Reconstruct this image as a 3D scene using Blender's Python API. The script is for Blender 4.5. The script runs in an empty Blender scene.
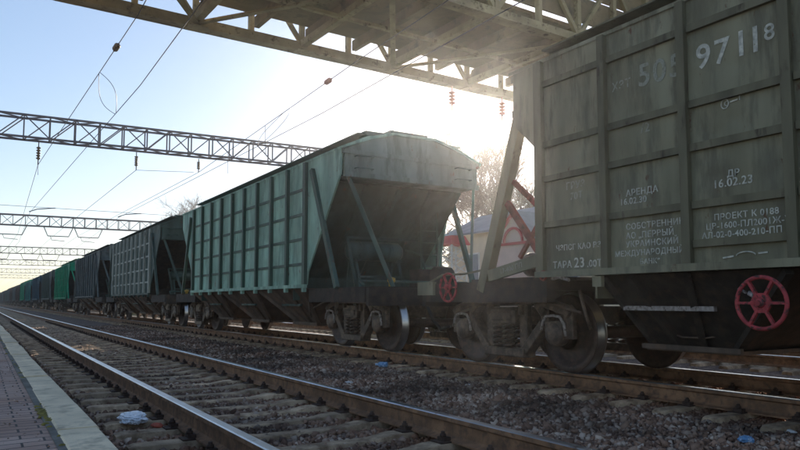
import bpy, math, random
import numpy as np
from mathutils import Vector, Matrix
R = math.radians
random.seed(7)
C = bpy.context.scene.collection
scn = bpy.context.scene

# ------------------------------------------------------------------ camera, sky, sun, exposure
CAM_Z = 0.863                      # world z = 0 is the top of the rails
cam_d = bpy.data.cameras.new('camera'); cam = bpy.data.objects.new('camera', cam_d); C.objects.link(cam)
cam_d.sensor_width = 36.0; cam_d.lens = 690/800*36
cam_d.clip_start = 0.05; cam_d.clip_end = 6000
YAW, PITCH = 31.3, 4.5
cam.location = (0, 0, CAM_Z)
cam.rotation_euler = (R(90+PITCH), 0, R(-YAW))
cam_d.shift_y = (225-(302-690*math.tan(R(PITCH))))/800*-1
scn.camera = cam

SUN_AZ, SUN_EL = 38.5, 14.9
SKY_GAMMA, SKY_STR, SKY_SAT = 0.62, 0.15, 1.3
#       # azimuth from +Y towards +X
world = bpy.data.worlds.new('World'); scn.world = world; world.use_nodes = True
wn = world.node_tree; bg = wn.nodes['Background']
sky = wn.nodes.new('ShaderNodeTexSky'); sky.sky_type = 'NISHITA'; sky.sun_disc = False
sky.sun_elevation = R(SUN_EL); sky.sun_rotation = R(SUN_AZ)
sky.air_density = 1.0; sky.dust_density = 0.2; sky.ozone_density = 1.0; sky.altitude = 50
gm = wn.nodes.new('ShaderNodeGamma'); gm.inputs[1].default_value = SKY_GAMMA      # softer contrast between the bright and the dark side of the sky
wn.links.new(sky.outputs[0], gm.inputs[0]); hs_ = wn.nodes.new('ShaderNodeHueSaturation'); hs_.inputs['Saturation'].default_value = SKY_SAT
wn.links.new(gm.outputs[0], hs_.inputs['Color']); tn = wn.nodes.new('ShaderNodeMix'); tn.data_type = 'RGBA'; tn.blend_type = 'MULTIPLY'; tn.inputs[0].default_value = 1; tn.inputs[7].default_value = (.95, .97, 1.09, 1)
wn.links.new(hs_.outputs[0], tn.inputs[6]); wn.links.new(tn.outputs[2], bg.inputs[0]); bg.inputs[1].default_value = SKY_STR
sd = bpy.data.lights.new('sun', 'SUN'); sd.energy = 5.0; sd.angle = R(0.5); sd.color = (1, .88, .72)
sun = bpy.data.objects.new('sun', sd); C.objects.link(sun)
sdir = Vector((math.sin(R(SUN_AZ))*math.cos(R(SUN_EL)), math.cos(R(SUN_AZ))*math.cos(R(SUN_EL)), math.sin(R(SUN_EL))))
sun.rotation_euler = sdir.to_track_quat('Z', 'Y').to_euler()
sun.location = sdir*60
scn.view_settings.view_transform = 'Standard'; scn.view_settings.look = 'None'
scn.view_settings.gamma = 1; scn.view_settings.use_curve_mapping = False
scn.view_settings.exposure = 1.0
scn.render.engine = 'CYCLES'
scn.cycles.max_bounces = 6; scn.cycles.diffuse_bounces = 3; scn.cycles.glossy_bounces = 3
scn.cycles.sample_clamp_indirect = 4
scn.cycles.use_denoising = True
scn.cycles.volume_bounces = 0

# ------------------------------------------------------------------ materials
def mat(name, col, rough=.7, metal=0., var=.25, scale=3., col2=None, cscale=None, thr=(.5, .62),
        bump=0., bscale=40., spec=.35, streak=None, spots=None, buckle=0., objrand=0.):
    """base colour with soft noise variation, an optional second colour in patches (rust, dirt), optional bump"""
    m = bpy.data.materials.new(name); m.use_nodes = True
    nt = m.node_tree; N = nt.nodes; L = nt.links; p = N['Principled BSDF']
    p.inputs['Roughness'].default_value = rough; p.inputs['Metallic'].default_value = metal
    p.inputs['Specular IOR Level'].default_value = spec
    geo = N.new('ShaderNodeNewGeometry')
    mp = N.new('ShaderNodeMapping'); L.new(geo.outputs['Position'], mp.inputs[0])
    if streak: mp.inputs['Scale'].default_value = streak
    n1 = N.new('ShaderNodeTexNoise'); n1.inputs['Scale'].default_value = scale; n1.inputs['Detail'].default_value = 6
    L.new(mp.outputs[0], n1.inputs['Vector'])
    r1 = N.new('ShaderNodeMapRange'); r1.inputs[1].default_value = .3; r1.inputs[2].default_value = .7
    r1.inputs[3].default_value = 1-var; r1.inputs[4].default_value = 1+var
    L.new(n1.outputs['Fac'], r1.inputs[0])
    mul = N.new('ShaderNodeMix'); mul.data_type = 'RGBA'; mul.blend_type = 'MULTIPLY'; mul.inputs[0].default_value = 1
    mul.inputs[6].default_value = (*col, 1); L.new(r1.outputs[0], mul.inputs[7])
    out = mul.outputs[2]
    if col2:
        n2 = N.new('ShaderNodeTexNoise'); n2.inputs['Scale'].default_value = cscale or scale*2; n2.inputs['Detail'].default_value = 9
        n2.inputs['Roughness'].default_value = .65
        L.new(mp.outputs[0], n2.inputs['Vector'])
        r2 = N.new('ShaderNodeMapRange'); r2.inputs[1].default_value = thr[0]; r2.inputs[2].default_value = thr[1]
        L.new(n2.outputs['Fac'], r2.inputs[0])
        mx = N.new('ShaderNodeMix'); mx.data_type = 'RGBA'; L.new(r2.outputs[0], mx.inputs[0])
        L.new(out, mx.inputs[6]); mx.inputs[7].default_value = (*col2, 1); out = mx.outputs[2]
    if objrand:
        oi = N.new('ShaderNodeObjectInfo'); ro = N.new('ShaderNodeMapRange'); ro.inputs[3].default_value = 1-objrand; ro.inputs[4].default_value = 1+objrand*.6
        L.new(oi.outputs['Random'], ro.inputs[0]); xo = N.new('ShaderNodeMix'); xo.data_type = 'RGBA'; xo.blend_type = 'MULTIPLY'; xo.inputs[0].default_value = 1
        L.new(out, xo.inputs[6]); L.new(ro.outputs[0], xo.inputs[7]); out = xo.outputs[2]
    if spots:                                   # small rust chips with a run below them
        m2 = N.new('ShaderNodeMapping'); L.new(geo.outputs['Position'], m2.inputs[0]); m2.inputs['Scale'].default_value = (1, 1, .45); m2.inputs['Location'].default_value = (3.1, 7.7, 1.3)
        n4 = N.new('ShaderNodeTexNoise'); n4.inputs['Scale'].default_value = 7; n4.inputs['Detail'].default_value = 10; n4.inputs['Roughness'].default_value = .72; L.new(m2.outputs[0], n4.inputs['Vector'])
        r4 = N.new('ShaderNodeMapRange'); r4.inputs[1].default_value = .615; r4.inputs[2].default_value = .67; r4.inputs[4].default_value = .85; L.new(n4.outputs['Fac'], r4.inputs[0])
        x4 = N.new('ShaderNodeMix'); x4.data_type = 'RGBA'; L.new(r4.outputs[0], x4.inputs[0]); L.new(out, x4.inputs[6]); x4.inputs[7].default_value = (*spots, 1); out = x4.outputs[2]
    L.new(out, p.inputs['Base Color'])
    if bump:
        n3 = N.new('ShaderNodeTexNoise'); n3.inputs['Scale'].default_value = bscale; n3.inputs['Detail'].default_value = 5
        L.new(geo.outputs['Position'], n3.inputs['Vector'])
        b = N.new('ShaderNodeBump'); b.inputs['Strength'].default_value = bump; b.inputs['Distance'].default_value = .01
        L.new(n3.outputs['Fac'], b.inputs['Height']); L.new(b.outputs[0], p.inputs['Normal'])
        if buckle:                              # sheet steel buckled between its ribs
            n5 = N.new('ShaderNodeTexNoise'); n5.inputs['Scale'].default_value = 2.6; n5.inputs['Detail'].default_value = 1; L.new(geo.outputs['Position'], n5.inputs['Vector'])
            b5 = N.new('ShaderNodeBump'); b5.inputs['Strength'].default_value = 1; b5.inputs['Distance'].default_value = buckle
            L.new(n5.outputs['Fac'], b5.inputs['Height']); L.new(b.outputs[0], b5.inputs['Normal']); L.new(b5.outputs[0], p.inputs['Normal'])
    return m

RUST = (.085, .035, .018)
SV = (1., 1., .22)                       # vertical streaks
def paint(name, col, dirt, rust=RUST, thr=(.56, .66)):
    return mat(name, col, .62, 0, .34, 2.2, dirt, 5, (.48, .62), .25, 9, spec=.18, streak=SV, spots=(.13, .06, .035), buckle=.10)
M = dict(
    pale_green=paint('pale green wagon paint', (.275, .435, .35), (.175, .285, .23)),
    pale_green_shaded=mat('green rib paint with shadow', (.055, .095, .075), .6, 0, .3, 5, RUST, 9, (.60, .68), streak=SV),  # rib green darkened to carry the shadow on the ribs' sides
    olive=paint('dark olive wagon paint', (.24, .225, .15), (.16, .145, .10)),
    olive_dark=mat('olive rib paint', (.15, .135, .085), .7, 0, .3, 5, (.06, .045, .03), 9, (.58, .7), streak=SV),
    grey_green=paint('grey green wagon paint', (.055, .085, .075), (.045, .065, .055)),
    rib_pale=mat('weathered pale rib paint', (.40, .42, .37), .7, 0, .3, 4, (.07, .08, .07), 8, (.55, .66), streak=SV),
    slate=paint('slate grey wagon paint', (.085, .105, .105), (.06, .07, .07)),
    bright_green=paint('bright green wagon paint', (.0, .25, .13), (.01, .17, .10)),
    teal=paint('teal wagon paint', (.02, .16, .15), (.02, .10, .1)),
    blue=paint('blue grey wagon paint', (.025, .07, .10), (.02, .05, .07)),
    brown=paint('brown wagon paint', (.06, .035, .028), (.04, .028, .022)),
    under=mat('grimy dark steel', (.04, .032, .026), .85, 0, .4, 6, (.075, .05, .036), 7, (.5, .68), .4, 30),
    under_rust=mat('rusty hopper steel', (.10, .072, .055), .75, 0, .4, 5, (.17, .10, .065), 6, (.5, .68), .4, 30, streak=SV),
    bogie=mat('oily cast bogie steel', (.09, .065, .05), .5, .1, .4, 9, (.19, .125, .085), 9, (.48, .66), .5, 45),
    wheel=mat('brown wheel steel', (.065, .042, .032), .5, .3, .35, 10, (.11, .065, .045), 12, (.5, .65), .2, 40),
    tread=mat('polished wheel tread', (.35, .33, .32), .28, 1, .15, 10),
    worn=mat('scuffed pale cast steel', (.33, .29, .27), .6, .1, .3, 20, (.08, .06, .05), 25, (.5, .65)),
    hood=paint('weathered grey green end paint', (.17, .215, .185), (.11, .14, .12)),
    red=mat('chipped red enamel', (.36, .05, .055), .7, 0, .35, 14, (.07, .035, .03), 22, (.52, .60)),
    rustred=mat('rust red paint and flare tint', (.24, .07, .05), .7, 0, .3, 8, (.12, .04, .03), 14, (.5, .65)),  # on the end brace, the lens flare's red tint put into the colour
    yellow=mat('dull yellow enamel', (.42, .27, .05), .6, 0, .3, 20),
    white=mat('stencil white', (.50, .49, .42), .8, 0, .35, 25, (.22, .22, .16), 24, (.56, .68)),
    fadedwhite=mat('faded stencil white', (.36, .36, .29), .8, 0, .3, 30, (.22, .21, .15), 30, (.46, .6)),
    rail_side=mat('rusty rail web', (.24, .125, .065), .85, 0, .4, 6, (.12, .068, .042), 14, (.48, .66), .4, 60),
    rail_head=mat('polished rail head', (.48, .50, .53), .3, 1, .2, 3, (.2, .15, .12), 5, (.6, .7)),
    sleeper=mat('weathered concrete sleeper', (.48, .34, .22), .9, 0, .4, 5, (.22, .14, .085), 6, (.46, .62), .9, 40, objrand=.3),
    clip=mat('rusty rail fastening', (.06, .035, .025), .8, .2, .4, 30, bump=.3),
    girder=mat('olive bridge steel', (.33, .27, .14), .75, 0, .3, 2, (.10, .065, .03), 5, (.55, .68), .2, 20),
    deck=mat('brown bridge deck', (.24, .185, .10), .85, 0, .3, 1.5, (.15, .12, .07), 3, (.5, .68), .2, 15),
    truss=mat('galvanised gantry steel', (.12, .11, .125), .6, .3, .2, 3),
    wire=mat('copper contact wire', (.05, .045, .045), .5, .6, .1, 3),
    glassins=mat('brown glazed insulator', (.11, .07, .035), .25, 0, .2, 10),
    redins=mat('red brown insulator', (.26, .07, .05), .4, 0, .2, 10),
    concrete=mat('platform coping concrete', (.72, .59, .41), .9, 0, .2, 3, (.38, .31, .22), 5, (.50, .66), .5, 60),
    concrete_face=mat('stained platform wall', (.16, .15, .13), .9, 0, .3, 3, (.07, .065, .055), 4, (.45, .65), .5, 30),
    wall=mat('cream render', (.62, .54, .42), .9, 0, .08, 2, (.45, .40, .33), 3, (.6, .75)),
    pinkwall=mat('pale pink render', (.68, .52, .47), .9, 0, .08, 2),
    roofgrey=mat('grey sheet roof', (.22, .23, .26), .6, .2, .15, 2),
    roofred=mat('red sheet roof', (.45, .06, .05), .6, 0, .15, 3),
    trimred=mat('red painted trim', (.42, .07, .07), .6, 0, .1, 3),
    shutter=mat('blue grey shutter', (.20, .235, .28), .6, 0, .1, 6),
    whitewash=mat('white lattice paint', (.7, .7, .68), .8, 0, .08, 6),
    bark=mat('grey bark', (.13, .10, .08), .9, 0, .3, 8),
    bag=mat('crumpled pale film', (.74, .76, .80), .35, 0, .15, 30, spec=.6),
    bluefilm=mat('blue plastic', (.12, .26, .45), .4, 0, .2, 30, (.5, .6, .75), 30, (.52, .6)),
    brick=mat('broken red brick', (.38, .08, .045), .9, 0, .3, 30),
    paper=mat('dirty white scrap', (.55, .52, .50), .8, 0, .2, 20),
    moss=mat('yellow green moss', (.17, .14, .035), .95, 0, .4, 30, bump=.6),
)
def gravel_mat(name, dark, light, scale):
    m = bpy.data.materials.new(name); m.use_nodes = True; nt = m.node_tree; N = nt.nodes; L = nt.links; p = N['Principled BSDF']
    geo = N.new('ShaderNodeNewGeometry')
    v = N.new('ShaderNodeTexVoronoi'); v.inputs['Scale'].default_value = scale; L.new(geo.outputs['Position'], v.inputs['Vector'])
    n = N.new('ShaderNodeTexNoise'); n.inputs['Scale'].default_value = .8; n.inputs['Detail'].default_value = 5; L.new(geo.outputs['Position'], n.inputs['Vector'])
    sep = N.new('ShaderNodeSeparateColor'); L.new(v.outputs['Color'], sep.inputs[0])
    add = N.new('ShaderNodeMath'); add.operation = 'MULTIPLY'; L.new(sep.outputs[0], add.inputs[0]); L.new(n.outputs['Fac'], add.inputs[1])
    mx = N.new('ShaderNodeMix'); mx.data_type = 'RGBA'; L.new(add.outputs[0], mx.inputs[0])
    mx.inputs[6].default_value = (*dark, 1); mx.inputs[7].default_value = (*light, 1)
    L.new(mx.outputs[2], p.inputs['Base Color']); p.inputs['Roughness'].default_value = .95
    b = N.new('ShaderNodeBump'); b.inputs['Distance'].default_value = .03; b.invert = True
    L.new(v.outputs['Distance'], b.inputs['Height']); L.new(b.outputs[0], p.inputs['Normal'])
    return m
M['gravel'] = gravel_mat('ballast bed', (.09, .055, .04), (.40, .275, .21), 26)
M['ground'] = gravel_mat('pale cinder ground', (.16, .14, .125), (.34, .31, .29), 9)
def stone_mat():
    m = bpy.data.materials.new('ballast stones'); m.use_nodes = True; nt = m.node_tree; N = nt.nodes; L = nt.links; p = N['Principled BSDF']
    geo = N.new('ShaderNodeNewGeometry')
    cr = N.new('ShaderNodeValToRGB'); L.new(geo.outputs['Random Per Island'], cr.inputs[0])
    e = cr.color_ramp.elements; e[0].color = (.10, .05, .032, 1); e[1].color = (.58, .44, .34, 1)
    for pos, c in ((.3, (.20, .11, .07, 1)), (.55, (.30, .17, .11, 1)), (.8, (.34, .24, .18, 1)), (.96, (.48, .36, .28, 1))):
        x = e.new(pos); x.color = c
    n = N.new('ShaderNodeTexNoise'); n.inputs['Scale'].default_value = .9; L.new(geo.outputs['Position'], n.inputs['Vector'])
    mx = N.new('ShaderNodeMix'); mx.data_type = 'RGBA'; mx.blend_type = 'MULTIPLY'; mx.inputs[0].default_value = .85
    L.new(cr.outputs[0], mx.inputs[6])
    r = N.new('ShaderNodeMapRange'); r.inputs[1].default_value = .35; r.inputs[2].default_value = .65; r.inputs[3].default_value = .25; r.inputs[4].default_value = 1.35
    L.new(n.outputs['Fac'], r.inputs[0]); L.new(r.outputs[0], mx.inputs[7])
    sx = N.new('ShaderNodeSeparateXYZ'); L.new(geo.outputs['Position'], sx.inputs[0]); prev = None
    for rx in (T1-.7965, T1+.7965, T2-.7965, T2+.7965):      # rust dust shed beside each rail
        d = N.new('ShaderNodeMath'); d.operation = 'SUBTRACT'; L.new(sx.outputs['X'], d.inputs[0]); d.inputs[1].default_value = rx
        ab = N.new('ShaderNodeMath'); ab.operation = 'ABSOLUTE'; L.new(d.outputs[0], ab.inputs[0])
        if prev:
            mn = N.new('ShaderNodeMath'); mn.operation = 'MINIMUM'; L.new(prev, mn.inputs[0]); L.new(ab.outputs[0], mn.inputs[1]); prev = mn.outputs[0]
        else: prev = ab.outputs[0]
    rr = N.new('ShaderNodeMapRange'); rr.inputs[1].default_value = .08; rr.inputs[2].default_value = .55; rr.inputs[3].default_value = .75; rr.inputs[4].default_value = .0
    L.new(prev, rr.inputs[0])
    mr = N.new('ShaderNodeMix'); mr.data_type = 'RGBA'; L.new(rr.outputs[0], mr.inputs[0]); L.new(mx.outputs[2], mr.inputs[6]); mr.inputs[7].default_value = (.20, .085, .04, 1)
    L.new(mr.outputs[2], p.inputs['Base Color']); p.inputs['Roughness'].default_value = .9
    return m
T1, T2, T3 = 2.314, 7.065, 11.9
M['stone'] = stone_mat()
def paver_mat():
    m = bpy.data.materials.new('platform pavers'); m.use_nodes = True; nt = m.node_tree; N = nt.nodes; L = nt.links; p = N['Principled BSDF']
    geo = N.new('ShaderNodeNewGeometry'); mp = N.new('ShaderNodeMapping'); L.new(geo.outputs['Position'], mp.inputs[0])
    mp.inputs['Rotation'].default_value = (0, 0, 0)
    b = N.new('ShaderNodeTexBrick'); L.new(mp.outputs[0], b.inputs['Vector']); b.inputs['Scale'].default_value = 1
    b.inputs['Brick Width'].default_value = .20; b.inputs['Row Height'].default_value = .10; b.inputs['Mortar Size'].default_value = .006
    b.inputs['Mortar Smooth'].default_value = .2; b.inputs['Bias'].default_value = 0
    b.inputs['Color1'].default_value = (.42, .29, .215, 1); b.inputs['Color2'].default_value = (.28, .19, .145, 1)
    b.inputs['Mortar'].default_value = (.035, .03, .028, 1)
    n = N.new('ShaderNodeTexNoise'); n.inputs['Scale'].default_value = 1.6; n.inputs['Detail'].default_value = 8; L.new(geo.outputs['Position'], n.inputs['Vector'])
    cr = N.new('ShaderNodeValToRGB'); L.new(n.outputs['Fac'], cr.inputs[0])
    cr.color_ramp.elements[0].position = .35; cr.color_ramp.elements[0].color = (.8, .62, .55, 1)
    cr.color_ramp.elements[1].position = .65; cr.color_ramp.elements[1].color = (1.15, 1.15, 1.25, 1)
    mx = N.new('ShaderNodeMix'); mx.data_type = 'RGBA'; mx.blend_type = 'MULTIPLY'; mx.inputs[0].default_value = 1
    L.new(b.outputs['Color'], mx.inputs[6]); L.new(cr.outputs[0], mx.inputs[7]); L.new(mx.outputs[2], p.inputs['Base Color'])
    n2 = N.new('ShaderNodeTexNoise'); n2.inputs['Scale'].default_value = 60; L.new(geo.outputs['Position'], n2.inputs['Vector'])
    ad = N.new('ShaderNodeMath'); ad.operation = 'MULTIPLY_ADD'; ad.inputs[1].default_value = .25; L.new(n2.outputs['Fac'], ad.inputs[0]); 
    inv = N.new('ShaderNodeMath'); inv.operation = 'SUBTRACT'; inv.inputs[0].default_value = 1; L.new(b.outputs['Fac'], inv.inputs[1]); L.new(inv.outputs[0], ad.inputs[2])
    bu = N.new('ShaderNodeBump'); bu.inputs['Distance'].default_value = .006; L.new(ad.outputs[0], bu.inputs['Height']); L.new(bu.outputs[0], p.inputs['Normal'])
    p.inputs['Roughness'].default_value = .8
    return m
M['paver'] = paver_mat()

# ------------------------------------------------------------------ mesh helpers
class MB:
    def __init__(s): s.v = []; s.f = []; s.mi = []; s.sm = []
    def add(s, vs, fs, mi=0, smooth=False):
        b = len(s.v); s.v += [tuple(x) for x in vs]
        for f in fs: s.f.append([b+i for i in f]); s.mi.append(mi); s.sm.append(smooth)
        return s
    def box(s, x0, x1, y0, y1, z0, z1, mi=0):
        return s.add([(x0,y0,z0),(x1,y0,z0),(x1,y1,z0),(x0,y1,z0),(x0,y0,z1),(x1,y0,z1),(x1,y1,z1),(x0,y1,z1)],
                     [(3,2,1,0),(4,5,6,7),(0,1,5,4),(1,2,6,5),(2,3,7,6),(3,0,4,7)], mi)
    def bar(s, a, b, w, h=None, up=(0,0,1), mi=0):
        a = Vector(a); b = Vector(b); h = h or w; d = (b-a).normalized(); u = Vector(up)
        if abs(d.dot(u)) > .97: u = Vector((1,0,0))
        x = d.cross(u).normalized(); z = x.cross(d).normalized(); vs = []
        for p in (a, b):
            for i, j in ((-1,-1),(1,-1),(1,1),(-1,1)): vs.append(p + x*(w/2*i) + z*(h/2*j))
        return s.add(vs, [(3,2,1,0),(4,5,6,7),(0,1,5,4),(1,2,6,5),(2,3,7,6),(3,0,4,7)], mi)
    def tube(s, pts, r, n=8, mi=0, closed=False, cap=True):
        pts = [Vector(p) for p in pts]; k = len(pts); rs = r if isinstance(r, (list, tuple)) else [r]*k; vs = []; prev = None
        for i, p in enumerate(pts):
            if closed: d = pts[(i+1) % k]-pts[i-1]
            else: d = pts[min(i+1, k-1)]-pts[max(i-1, 0)]
            d.normalize()
            if prev is None:
                u = Vector((0,0,1)) if abs(d.z) < .9 else Vector((1,0,0)); x = d.cross(u).normalized()
            else: x = (prev - d*prev.dot(d)).normalized()
            prev = x; y = d.cross(x)
            for j in range(n):
                t = 2*math.pi*j/n; vs.append(p + (x*math.cos(t)+y*math.sin(t))*rs[i])
        fs = []
        for i in range(k if closed else k-1):
            for j in range(n):
                a = i*n+j; b = i*n+(j+1) % n; c = ((i+1) % k)*n
                fs.append((a, b, c+(j+1) % n, c+j))
        s.add(vs, fs, mi, True)
        if cap and not closed: s.add([], [], mi); b0 = len(s.v)-len(vs); s.f.append([b0+j for j in range(n)][::-1]); s.mi.append(mi); s.sm.append(False); s.f.append([b0+(k-1)*n+j for j in range(n)]); s.mi.append(mi); s.sm.append(False)
        return s
    def lathe(s, prof, origin=(0,0,0), axis='x', n=32, mi=0, mis=None, smooth=True):
        """prof: list of (distance along the axis, radius)"""
        o = Vector(origin); vs = []; k = len(prof)
        for a, r in prof:
            for j in range(n):
                t = 2*math.pi*j/n; c, q = math.cos(t)*r, math.sin(t)*r
                vs.append(o + Vector({'x': (a, c, q), 'y': (q, a, c), 'z': (c, q, a)}[axis]))
        b = len(s.v); s.v += [tuple(v) for v in vs]
        for i in range(k-1):
            for j in range(n):
                s.f.append([b+i*n+j, b+i*n+(j+1) % n, b+(i+1)*n+(j+1) % n, b+(i+1)*n+j][::-1]); s.mi.append(mis[i] if mis else mi); s.sm.append(smooth)
        for i in (0, k-1):
            if prof[i][1] > 1e-4: s.f.append([b+i*n+j for j in range(n)]); s.mi.append(mi); s.sm.append(False)
        return s
    def prism(s, poly, ax, t0, t1, mi=0):
        """poly of 2D points extruded along axis ax; for ax 'x' points are (y,z), for 'y' (x,z), for 'z' (x,y)"""
        f = {'x': lambda p, t: (t, p[0], p[1]), 'y': lambda p, t: (p[0], t, p[1]), 'z': lambda p, t: (p[0], p[1], t)}[ax]
        n = len(poly); vs = [f(p, t0) for p in poly]+[f(p, t1) for p in poly]
        fs = [list(range(n))[::-1], [n+i for i in range(n)]]+[[i, (i+1) % n, n+(i+1) % n, n+i] for i in range(n)]
        return s.add(vs, fs, mi)
    def build(s, name, mats, parent=None, bevel=0, loc=None):
        me = bpy.data.meshes.new(name); me.from_pydata(s.v, [], s.f)
        for m in (mats if isinstance(mats, (list, tuple)) else [mats]): me.materials.append(M[m] if isinstance(m, str) else m)
        me.polygons.foreach_set('material_index', s.mi); me.polygons.foreach_set('use_smooth', s.sm)
        me.update()
        import bmesh
        if len(s.f) < 20000:
            bm = bmesh.new(); bm.from_mesh(me); bmesh.ops.recalc_face_normals(bm, faces=bm.faces)
            if bevel:
                bmesh.ops.bevel(bm, geom=[e for e in bm.edges if len(e.link_faces) == 2 and e.calc_face_angle(0) > .6], offset=bevel, segments=1, affect='EDGES', clamp_overlap=True)
            bm.to_mesh(me); bm.free()
        o = bpy.data.objects.new(name, me); C.objects.link(o)
        if parent: o.parent = parent
        if loc: o.location = loc
        return o
def tag(o, label=None, cat=None, group=None, kind=None):
    if label: o['label'] = label
    if cat: o['category'] = cat
    if group: o['group'] = group
    if kind: o['kind'] = kind
    return o
def empty(name, loc=(0,0,0), parent=None, rz=0):
    o = bpy.data.objects.new(name, None); C.objects.link(o); o.location = loc; o.rotation_euler[2] = rz
    o.empty_display_size = .2
    if parent: o.parent = parent
    return o
def copy_tree(o, parent=None):
    c = o.copy(); C.objects.link(c); c.parent = parent
    for ch in list(o.children): copy_tree(ch, c)
    return c
def text_mesh(body, size, shear=0.):
    cu = bpy.data.curves.new('t', 'FONT'); cu.body = body; cu.size = size; cu.extrude = .0015; cu.shear = shear; cu.offset = size*.014
    cu.align_x = 'LEFT'; cu.space_character = 1.08
    ob = bpy.data.objects.new('t', cu); C.objects.link(ob)
    dg = bpy.context.evaluated_depsgraph_get()
    me = bpy.data.meshes.new_from_object(ob.evaluated_get(dg)); bpy.data.objects.remove(ob); bpy.data.curves.remove(cu)
    return me

# ------------------------------------------------------------------ setting: ground, ballast, platform
T1, T2, T3 = 2.314, 7.065, 11.9
def sheet(name, x0, x1, y0, y1, z, m, nx=1, ny=1, amp=0, kind='structure'):
    b = MB(); vs = []
    for j in range(ny+1):
        for i in range(nx+1):
            vs.append((x0+(x1-x0)*i/nx, y0+(y1-y0)*j/ny, z+(random.uniform(-amp, amp) if amp else 0)))
    b.add(vs, [(j*(nx+1)+i, j*(nx+1)+i+1, (j+1)*(nx+1)+i+1, (j+1)*(nx+1)+i) for j in range(ny) for i in range(nx)])
    o = b.build(name, m); tag(o, kind=kind); return o
sheet('ground', -1500, 1500, -1500, 3000, -.42, 'ground')
# ballast bed: cross profile, running along the tracks
prof = [(.60, -.30), (.95, -.25), (3.68, -.25), (4.1, -.235), (4.75, -.245), (5.4, -.232), (5.75, -.243), (8.45, -.243), (9.2, -.30), (9.9, -.30), (10.5, -.235), (13.3, -.235), (14.2, -.40)]
b = MB(); ys = [-14+1.5*i for i in range(40)]+[50+10*i for i in range(30)]+[400, 600]
vs = []
for y in ys:
    for x, z in prof: vs.append((x, y, z+random.uniform(-.012, .012)))
n = len(prof)
b.add(vs, [(j*n+i, j*n+i+1, (j+1)*n+i+1, (j+1)*n+i) for j in range(len(ys)-1) for i in range(n-1)], 0, True)
tag(b.build('ballast_bed', 'gravel'), kind='structure')

# loose stones (nobody could count them)
def bed_z(x): return np.interp(x, [p[0] for p in prof], [p[1] for p in prof])
def stones(name, n, y0, y1, x0, x1, smin, smax, seed):
    rg = np.random.default_rng(seed)
    X = rg.uniform(x0, x1, n*2); Y = rg.uniform(y0, y1, n*2)
    keep = (Y > .55*X-1.6)
    X, Y = X[keep][:n], Y[keep][:n]; n = len(X)
    base = np.array([(-1,-1,-1),(1,-1,-1),(1,1,-1),(-1,1,-1),(-1,-1,1),(1,-1,1),(1,1,1),(-1,1,1)], float)*.55
    V = base[None]+rg.uniform(-.34, .34, (n, 8, 3))
    S = rg.uniform(smin, smax, n)[:, None, None]*rg.uniform(.65, 1.2, (n, 1, 3)); V = V*S
    q = rg.normal(size=(n, 4)); q /= np.linalg.norm(q, axis=1)[:, None]; w, x, y, z = q.T
    Rm = np.stack([1-2*(y*y+z*z), 2*(x*y-z*w), 2*(x*z+y*w), 2*(x*y+z*w), 1-2*(x*x+z*z), 2*(y*z-x*w), 2*(x*z-y*w), 2*(y*z+x*w), 1-2*(x*x+y*y)], 1).reshape(n, 3, 3)
    V = np.einsum('nij,nkj->nki', Rm, V)
    V[:, :, 0] += X[:, None]; V[:, :, 1] += Y[:, None]; V[:, :, 2] += (bed_z(X)+rg.uniform(-.012, .022, n))[:, None]
    F = np.array([(3,2,1,0),(4,5,6,7),(0,1,5,4),(1,2,6,5),(2,3,7,6),(3,0,4,7)])
    F = (F[None]+8*np.arange(n)[:, None, None]).reshape(-1)
    me = bpy.data.meshes.new(name); me.vertices.add(8*n); me.vertices.foreach_set('co', V.reshape(-1))
    me.loops.add(len(F)); me.loops.foreach_set('vertex_index', F.astype(np.int32))
    me.polygons.add(6*n); me.polygons.foreach_set('loop_start', np.arange(0, 24*n, 4, dtype=np.int32)); me.polygons.foreach_set('loop_total', np.full(6*n, 4, dtype=np.int32))
    me.materials.append(M['stone']); me.update(calc_edges=True)
    o = bpy.data.objects.new(name, me); C.objects.link(o); return o
s1 = stones('ballast_stones', 80000, 1.2, 13, .62, 9.6, .014, .034, 1)
tag(s1, 'loose dark grey and brown crushed stones between the rails', 'gravel', kind='stuff')
s3 = stones('ballast_stones', 5000, 1.2, 16, .65, 9.6, .035, .055, 6)
tag(s3, 'larger loose stones scattered over the crushed ballast', 'gravel', kind='stuff')
s2 = stones('ballast_stones', 34000, 13, 34, .62, 9.6, .026, .046, 2)
tag(s2, 'crushed stones farther along the track bed', 'gravel', kind='stuff')

# platform
PZ = .205; PE = .569
def strip(name, poly, m, y0=-12, y1=420, kind='structure'):
    b = MB(); b.prism(poly, 'y', y0, y1); o = b.build(name, m); tag(o, kind=kind); return o
strip('platform_wall', [(PE-.05, -.6), (PE-.05, PZ-.14), (-9, PZ-.14), (-9, -.6)], 'concrete_face')
pb_ = MB(); rp = random.Random(12)
from mathutils import noise as _n
xs = [-9, -3]+[-2+.1*i for i in range(24)]+[PE-.205]; yy_ = [-12]+[2+.12*i for i in range(130)]+[25+5*i for i in range(16)]+[420]
pb_.add([(x, y, PZ-.012+(.011*_n.noise((x*1.7, y*1.3, 0))-.004 if (-2.1 < x < PE-.21 and 1 < y < 60) else 0)) for y in yy_ for x in xs],
        [(j*len(xs)+i, j*len(xs)+i+1, (j+1)*len(xs)+i+1, (j+1)*len(xs)+i) for j in range(len(yy_)-1) for i in range(len(xs)-1)], 0, True)
tag(pb_.build('platform_paving', 'paver'), kind='structure')
b = MB(); rnd = random.Random(3); y = -6.
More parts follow.
